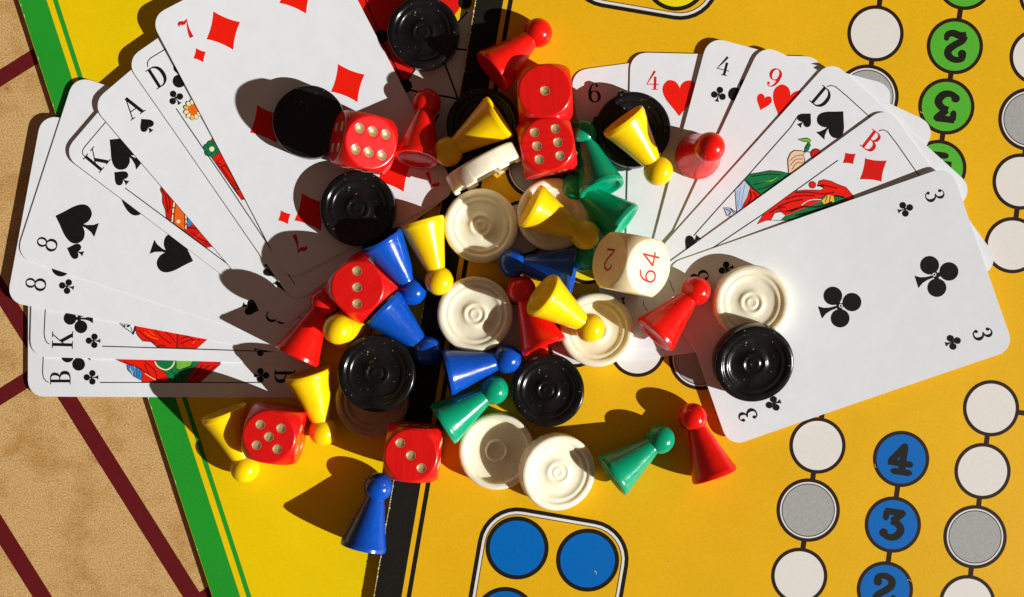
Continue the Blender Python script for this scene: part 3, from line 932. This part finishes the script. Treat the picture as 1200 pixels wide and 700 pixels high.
# ------------------------------------------------------------------ lathe pieces
def lathe(profile, n=72, mod=None):
    vs, fs = [], []
    rows = []
    for k, (r, z) in enumerate(profile):
        if r < 1e-6:
            rows.append([len(vs)]); vs.append((0, 0, z))
        else:
            row = []
            for i in range(n):
                a = 2 * math.pi * i / n
                rr, zz = mod(k, r, z, math.degrees(a)) if mod else (r, z)
                row.append(len(vs)); vs.append((rr * math.cos(a), rr * math.sin(a), zz))
            rows.append(row)
    for A, B in zip(rows[:-1], rows[1:]):
        for i in range(n):
            j = (i + 1) % n
            if len(A) == 1 and len(B) > 1: fs.append([A[0], B[i], B[j]])
            elif len(B) == 1 and len(A) > 1: fs.append([A[i], B[0], A[j]])
            elif len(A) > 1: fs.append([A[i], B[i], B[j], A[j]])
    return vs, fs

def piece_mesh(name, profile, mat, n=72, mod=None, sharp=40):
    vs, fs = lathe(profile, n, mod)
    o = mesh_obj(name, vs, fs, mat, None, (0, 0, 0), True, math.radians(sharp))
    bm = bmesh.new(); bm.from_mesh(o.data); bmesh.ops.recalc_face_normals(bm, faces=bm.faces[:]); bm.to_mesh(o.data); bm.free()
    me = o.data
    bpy.data.objects.remove(o)
    return me

PB, PH, PHEAD = 6.95, 18.9, 4.4
body_prof = [(0, 1.3), (4.2, 1.25), (5.2, .8), (5.7, .12), (6.1, 0), (6.7, 0), (6.95, .22), (6.98, .9), (6.95, 1.5), (6.80, 1.75), (6.72, 1.95),
             (6.35, 3.2), (5.75, 5.2), (5.1, 7.4), (4.45, 9.7), (3.85, 11.9), (3.35, 13.7), (3.0, 14.9), (2.8, 15.5), (2.85, 15.9), (1.5, 16.3), (0, 16.4)]
head_prof = []
for i in range(0, 25):
    a = -math.pi / 2 + math.pi * i / 24
    head_prof.append((max(0, PHEAD * math.cos(a)) if 0 < i < 24 else 0, PH + PHEAD * math.sin(a)))
PAWN = {}
for col in ('red', 'yellow', 'green', 'blue'):
    PAWN[col] = (piece_mesh('pawn_body_' + col, body_prof, M[col], 64), piece_mesh('pawn_head_' + col, head_prof, M[col], 48))

def link(name, me, parent=None):
    o = bpy.data.objects.new(name, me); COL.objects.link(o)
    if parent is not None: o.parent = parent
    return o

def pawn_at(col, label, B, Hd):
    """B: base centre, Hd: head centre (mm)"""
    ax = (Hd - B).normalized(); mid = (B + Hd) / 2
    Bp = mid - ax * PH / 2
    root = empty('pawn', Bp)
    root.rotation_mode = 'QUATERNION'
    root.rotation_quaternion = ax.to_track_quat('Z', 'Y')
    tag(root, label, 'pawn', col + ' pawns in the pile')
    link('body', PAWN[col][0], root)
    link('head', PAWN[col][1], root)
    return root

def lying(col, label, bpx, hpx, zb, zh=None, eb=0.0):
    """a pawn on its side; zb / zh: level under base and head"""
    zh = zb if zh is None else zh
    B = P(bpx[0], bpx[1], zb + PB * .985 + eb); Hd = P(hpx[0], hpx[1], zh + PHEAD)
    return pawn_at(col, label, B, Hd)

def standing(col, label, bpx, z0):
    B = P(bpx[0], bpx[1], z0); return pawn_at(col, label, B, B + Vector((0, 0, PH)))

CT_ = 5.5
FLAT = 0.58
chk = [(0, 3.75), (.5, 3.72), (.85, 3.85), (1.15, 4.05), (1.5, 4.05), (1.8, 3.7), (2.2, 3.5), (2.55, 3.75), (2.85, 4.15), (3.25, 4.2), (3.6, 3.85), (4.0, 3.45), (5.0, 3.3), (6.3, 3.36), (7.1, 3.6), (7.5, 4.05),
       (7.75, 4.4), (8.1, 4.5), (8.5, 4.42), (8.85, 4.5), (9.05, 4.8), (9.25, 5.2), (9.55, 5.45), (10.1, 5.55), (10.75, 5.48), (11.1, 5.25), (11.28, 4.85),
       (11.3, .6), (11.15, .2), (10.8, 0), (9.9, 0), (9.55, .15), (9.4, .6), (9.3, 2.1), (9.0, 2.35),
       (3.5, 2.4), (3.3, 2.15), (2.9, 2.05), (2.6, 2.2), (2.4, 2.4), (0, 2.45)]
chk = [(r, 5.55 - (5.55 - z) * FLAT) if k < 23 else (r, z) for k, (r, z) in enumerate(chk)]
def chipped(ranges, depth):
    def f(k, r, z, a):
        if r > 9.35 and z < .7:
            for a0, a1 in ranges:
                if a0 <= a <= a1: return r, z + depth
        return r, z
    return f
def knobs(angs):
    def f(k, r, z, a):
        if r > 11.0 and .3 < z < 5.3:
            for a0 in angs:
                if abs((a - a0 + 180) % 360 - 180) < 5.5: return r + .9, z
        return r, z
    return f
CHK = {'black': piece_mesh('checker_black', chk, M['black'], 96), 'ivory': piece_mesh('checker_ivory', chk, M['ivory'], 96),
       'ivory_chipped': piece_mesh('checker_chipped', chk, M['ivory'], 180, chipped([(k * 60 + 10, k * 60 + 48) for k in range(6)], .75)),
       'ivory_shade_tone': piece_mesh('checker_aged', chk, M['ivory_painted_shade'], 96),
       'black_knobs': piece_mesh('checker_knobs', chk, M['black'], 120, knobs([108, 166]))}

def checker(mesh, label, cpx, z0, dia=22.6, tilt=(0, 0), flip=False, spin=0.0, zpx=None, group=None):
    """cpx: px of the top face centre; tilt: (x,y) = direction that rises, deg"""
    ctr = P(cpx[0], cpx[1], (z0 + CT_) if zpx is None else zpx); ctr.z = z0
    root = bpy.data.objects.new('checker', CHK[mesh])
    COL.objects.link(root)
    root.scale = (dia / 22.6, dia / 22.6, 1)
    R = Matrix.Rotation(math.radians(spin), 4, 'Z')
    if flip: R = Matrix.Translation((0, 0, CT_ * MM)) @ Matrix.Rotation(math.pi, 4, 'X') @ R
    tx, ty = tilt
    ang = math.hypot(tx, ty)
    if ang > 0:
        axis = Vector((ty, -tx, 0)).normalized()
        R = Matrix.Rotation(math.radians(ang), 4, axis) @ R
    S = Matrix.Diagonal((dia / 22.6, dia / 22.6, 1, 1))
    root.matrix_world = Matrix.Translation(ctr * MM) @ R @ S
    tag(root, label, 'checker', group or ('black checkers' if mesh.startswith('black') else 'ivory checkers'))
    return root

# ------------------------------------------------------------------ dice
HS = 8.0
PIPS = {1: [(0, 0)], 2: [(-3.1, -3.1), (3.1, 3.1)], 3: [(-3.4, -3.4), (0, 0), (3.4, 3.4)], 4: [(-3.1, -3.1), (-3.1, 3.1), (3.1, -3.1), (3.1, 3.1)],
        5: [(-3.1, -3.1), (-3.1, 3.1), (3.1, -3.1), (3.1, 3.1), (0, 0)], 6: [(x, y) for x in (-4, 0, 4) for y in (-3.1, 3.1)]}
FACES = {6: (Vector((1, 0, 0)), Vector((0, 1, 0))), 1: (Vector((1, 0, 0)), Vector((0, -1, 0))),
         4: (Vector((0, 1, 0)), Vector((0, 0, 1))), 3: (Vector((0, -1, 0)), Vector((0, 0, 1))),
         5: (Vector((0, 0, 1)), Vector((1, 0, 0))), 2: (Vector((0, 0, 1)), Vector((-1, 0, 0)))}
PR = 1.36
def rounded_cube(h, rs, n, pips=None):
    vs, fs = [], []
    for val, (u, v) in FACES.items():
        nn = u.cross(v)
        b = len(vs)
        for i in range(n + 1):
            for j in range(n + 1):
                # denser near the rims
                s = math.sin((i / n - .5) * math.pi * .92) / math.sin(math.pi * .46)
                t = math.sin((j / n - .5) * math.pi * .92) / math.sin(math.pi * .46)
                p = u * (s * h) + v * (t * h) + nn * h
                # soft edge first, then the sphere cut of the corners
                q = Vector([max(-(h - .7), min(h - .7, c)) for c in p])
                dlt = p - q
                if dlt.length > 1e-9: p = q + dlt.normalized() * .7
                if p.length > rs: p = p * (rs / p.length)
                if pips:
                    for (a, c) in PIPS[val]:
                        dd = math.hypot(s * h - a, t * h - c)
                        if dd < PR: p = p - nn * (.45 * (1 - (dd / PR) ** 2) + .04)
                vs.append(p)
        for i in range(n):
            for j in range(n):
                k = b + i * (n + 1) + j
                fs.append([k, k + n + 1, k + n + 2, k + 1])
    me = bpy.data.meshes.new('rounded_cube')
    me.from_pydata([tuple(v * MM) for v in vs], [], fs); me.update()
    bm = bmesh.new(); bm.from_mesh(me)
    bmesh.ops.remove_doubles(bm, verts=bm.verts[:], dist=2e-6)
    bmesh.ops.recalc_face_normals(bm, faces=bm.faces[:])
    for f in bm.faces: f.smooth = True
    bm.to_mesh(me); bm.free()
    return me
die_me = rounded_cube(HS, 11.0, 44, True); die_me.materials.append(M['dice'])
bowl = []
for i in range(7):
    t_ = i / 6
    bowl.append((PR * t_, -.40 * (1 - t_ * t_) + .03))
bowl.append((PR + .05, -.06))
pip_me = piece_mesh('pip_bowl', bowl, M['pip'], 20, None, 80)
TOP = {6: Matrix.Identity(4), 1: Matrix.Rotation(math.pi, 4, 'X'), 5: Matrix.Rotation(math.pi / 2, 4, 'X'),
       2: Matrix.Rotation(-math.pi / 2, 4, 'X'), 3: Matrix.Rotation(math.pi / 2, 4, 'Y'), 4: Matrix.Rotation(-math.pi / 2, 4, 'Y')}
def die(label, top, tpx, z0, spin, tilt=(0, 0), ztop=None, lift=0.0):
    """tpx: px of the top face centre"""
    zt = z0 + 2 * HS if ztop is None else ztop
    c3 = P(tpx[0], tpx[1], zt); c3.z = z0 + HS + lift
    R = Matrix.Rotation(math.radians(spin), 4, 'Z') @ TOP[top]
    if tilt != (0, 0):
        axis = Vector((-tilt[1], tilt[0], 0)).normalized()
        Rt = Matrix.Rotation(math.radians(math.hypot(*tilt)), 4, axis)
        R = Rt @ R
        upv = (Rt @ Vector((0, 0, 1, 0))).to_3d()
        c3 = P(tpx[0], tpx[1], zt) - upv * HS
    root = link('die', die_me)
    root.matrix_world = Matrix.Translation(c3 * MM) @ R
    tag(root, label, 'die', 'red dice in the pile')
    for val, (u, v) in FACES.items():
        nn = u.cross(v)
        B = Matrix((u, v, nn)).transposed().to_4x4()
        for (a, c) in PIPS[val]:
            o = link('pip', pip_me, root)
            o.matrix_local = Matrix.Translation((u * a + v * c + nn * HS) * MM) @ B
    return root

# ------------------------------------------------------------------ the pile
ZC = zr(6) + CT            # top of the three of clubs
Z7 = zl(7) + CT            # top of the seven of diamonds

# red dice
die('red die showing six tilted against the black checker on the diamonds card', 6, (435, 167), Z7, 169.5, (25, -7), ztop=Z7 + 18.4)
die('red die showing three turned on its corner between blue pawns', 3, (418.5, 336.8), Z_Y, 135)
die('red die showing five beside the yellow pawn on the yellow board', 5, (315, 512), Z_Y, -10.5)
die('red die showing three at the head of the lone blue pawn', 3, (481.5, 534), Z_G, -5)
die('red die showing a single dot against the red pawn', 1, (638.5, 106.5), Z_G, 4)
die('red die showing six between the ivory and green pieces', 6, (641.5, 169), Z_G, 100)

# doubling cube
HC = 8.1
cube_me = rounded_cube(HC, 11.15, 36); cube_me.materials.append(M['cube_ivory'])
zc = zr(1) + CT + 18.5
croot = link('doubling_cube', cube_me)
Rc = Matrix.Rotation(math.radians(-11), 4, 'Z') @ Matrix.Rotation(math.radians(32), 4, 'Y')
cc = P(741, 310, zc + 3)
cc.z = zc
croot.matrix_world = Matrix.Translation(cc * MM) @ Rc
tag(croot, 'ivory doubling cube with red numerals 64 and 2', 'doubling cube')
def cube_text(name, chars, u, v, nn):
    """u: reading direction, v: up"""
    vs, fs = [], []
    lay = 0
    x0 = 0
    allp = []
    for ch in chars:
        g = PLAIN[ch]
        xs = [x for p, f in g for x, y in p]
        mn, mx = min(xs), max(xs)
        for p, f in g:
            allp.append(([(x - mn + x0, y) for x, y in p], f))
        x0 += mx - mn + .16
    w_ = x0 - .16
    for p, f in allp:
        lay += 1
        b = len(vs)
        for x, y in p:
            vs.append(u * ((x - w_ / 2) * 6.2) + v * ((y - .5) * 6.2) + nn * (HC + .015 + .003 * lay))
        for q in f: fs.append([b + i for i in q])
    o = mesh_obj(name, vs, fs, M['numeral_red'], croot, (0, 0, 0))
    bm = bmesh.new(); bm.from_mesh(o.data)
    for f in bm.faces:
        if f.normal.dot(nn) < 0: f.normal_flip()
    bm.to_mesh(o.data); bm.free()
X, Y, Zv = Vector((1, 0, 0)), Vector((0, 1, 0)), Vector((0, 0, 1))
cube_text('numeral', '64', Y, -X, Zv)
cube_text('numeral', '2', Y.cross(X) * 0 + Zv * -1, -Y, -X)

# checkers
checker('black', 'black checker on the star print next to the seven of diamonds', (495.7, 37), Z_Y, 22.0)
checker('black', 'black checker in shade behind the tilted red die', (361, 142), Z7, 22.0)
checker('black', 'black checker beside a red pip and the blue pawn', (418.5, 244), Z7, 22.9)
checker('ivory_shade_tone', 'shaded brownish checker under the large black one', (435.5, 470), Z_Y, 22.4)
checker('black', 'black checker resting on a shaded brownish one beside blue pawns', (440.5, 438), Z_Y + CT_, 23.3)
checker('black', 'black checker lying by the ivory pair and the green pawn', (642, 458), Z_G, 22.2)
checker('black', 'black checker carrying the shaded yellow pawn beside the single dot die', (566, 146), Z_G, 22.3)
checker('black_knobs', 'black checker with two rim knobs under a yellow pawn on the fan', (742, 151.4), zr(1) + CT, 22.9)
checker('ivory', 'ivory checker next to the chipped upright one', (563.4, 264.3), Z_G, 22.5)
checker('ivory', 'ivory checker under the yellow pawn beside the red six die', (649, 251.4), Z_G, 22.3)
checker('ivory', 'plain ivory checker above the blue and green pawns', (556.6, 368.6), Z_G + .02, 23.0)
checker('ivory', 'ivory checker with a yellow pawn head in its dish', (699.6, 386.8), zr(1) + CT, 22.4)
checker('ivory', 'ivory checker lying on the three of clubs under a black one', (882, 355), ZC, 22.8)
checker('ivory', 'ivory checker turned over with its hollow side up', (582, 530), Z_G, 23.0, flip=True)
checker('ivory', 'ivory checker leaning on the overturned one', (650.3, 553.7), Z_G + 2.75, 23.0, tilt=(-13.5, 3), zpx=Z_G + 8.0)
checker('black', 'black checker leaning on an ivory one on the three of clubs', (885, 423), ZC + 3.0, 23.6, tilt=(-1, 13.5), zpx=ZC + 9.0)
# the upright chipped checker
ax = Vector((.47, -.88, -.06)).normalized()     # underside looks this way
cu = link('checker', CHK['ivory_chipped'])
ctr = P(566, 195, Z_G + 17); ctr.z = Z_G + 11.2
q = (-ax).to_track_quat('Z', 'Y')
cu.matrix_world = Matrix.Translation((ctr + ax * 3.1) * MM) @ q.to_matrix().to_4x4() @ Matrix.Diagonal((1, 1, 1.14, 1))
tag(cu, 'ivory checker standing on edge with a chipped rim', 'checker', 'ivory checkers')

# pawns
Z4 = zr(1) + CT
lying('red', 'red pawn lying across the black border with its head on gold', (577, 84), (629.4, 39.4), Z_G)
lying('red', 'red pawn in shade with hollow base beside the tilted six die', (488, 187), (500, 121.4), Z7, Z_Y + 1.0, .8)
standing('red', 'red pawn standing upright on the fan of cards', (817, 184), zr(3) + CT + .32)
lying('red', 'red pawn lying between the doubling cube and the checkers on the three', (766, 394), (815.7, 340.9), ZC - .4, ZC)
lying('red', 'red pawn pinned under a leaning yellow pawn', (637, 405), (612.3, 342.9), Z_G)
lying('red', 'red pawn lying on the shaded card ends beside the upright yellow pawn', (347, 419), (380, 354), zl(3) + CT, zl(3) + CT)
lying('red', 'red pawn lying next to a green pawn on open gold board', (838, 559), (811.4, 489.4), Z_G)

lying('yellow', 'yellow pawn lying beside the red five die', (262, 482), (287, 548.6), Z_Y)
lying('yellow', 'yellow pawn lying beside the leaning black stack', (361, 438), (378.6, 504), Z_Y)
standing('yellow', 'yellow pawn standing upright between red pawn and blue pawn', (409, 384), Z_Y)
lying('yellow', 'yellow pawn lying beside a blue pawn with its head toward an ivory checker', (494, 260), (514.3, 328.6), Z_Y + .4, Z_G)
lying('yellow', 'yellow pawn half in shade lying across a black checker', (586, 136.5), (525.7, 177.7), Z_G + CT_, Z_G + CT_ - .8)
lying('yellow', 'yellow pawn lying on the knobbed black checker', (730, 141), (770.6, 199.4), Z4 + CT_, Z4 + CT_ - 1.5)
lying('yellow', 'yellow pawn lying on an ivory checker with shaded head', (620.5, 241), (686, 275.8), Z_G + CT_, Z_G + CT_ - .5)
lying('yellow', 'yellow pawn leaning from a red pawn onto an ivory checker', (632.5, 343), (692.9, 385.7), Z_G + 8.5, Z4 + 3.6)

lying('green', 'green pawn lying beside the red six die, over another green pawn', (705, 221), (683.5, 159), Z4 + 2.0, Z4)
lying('green', 'green pawn with its base rim beside the doubling cube', (727.5, 260), (679, 221), Z4, Z_G)
lying('green', 'shaded green pawn under the doubling cube, only its head showing', (752, 320), (686, 302), Z4, Z_G)
lying('green', 'green pawn lying between a blue pawn and an ivory checker', (518, 498), (578.5, 457.5), Z_G)
lying('green', 'green pawn lying on open gold board beside a red pawn', (717, 558), (773, 516), Z_G)

lying('blue', 'blue pawn leaning beside the yellow pawn and the black checker', (447, 280), (482.5, 340), Z7 - .5, Z_Y)
lying('blue', 'blue pawn lying between the red three die and the leaning stack', (449, 361), (499, 410), Z_Y + .8, Z_G)
lying('blue', 'blue pawn lying against a green pawn below an ivory checker', (523, 437), (593.4, 420.9), Z_G)
lying('blue', 'blue pawn in shade between two ivory checkers', (672, 318), (602.9, 308.6), Z_G)
lying('blue', 'lone blue pawn lying below a red die at the board joint', (425, 643), (443, 571), Z_Y)
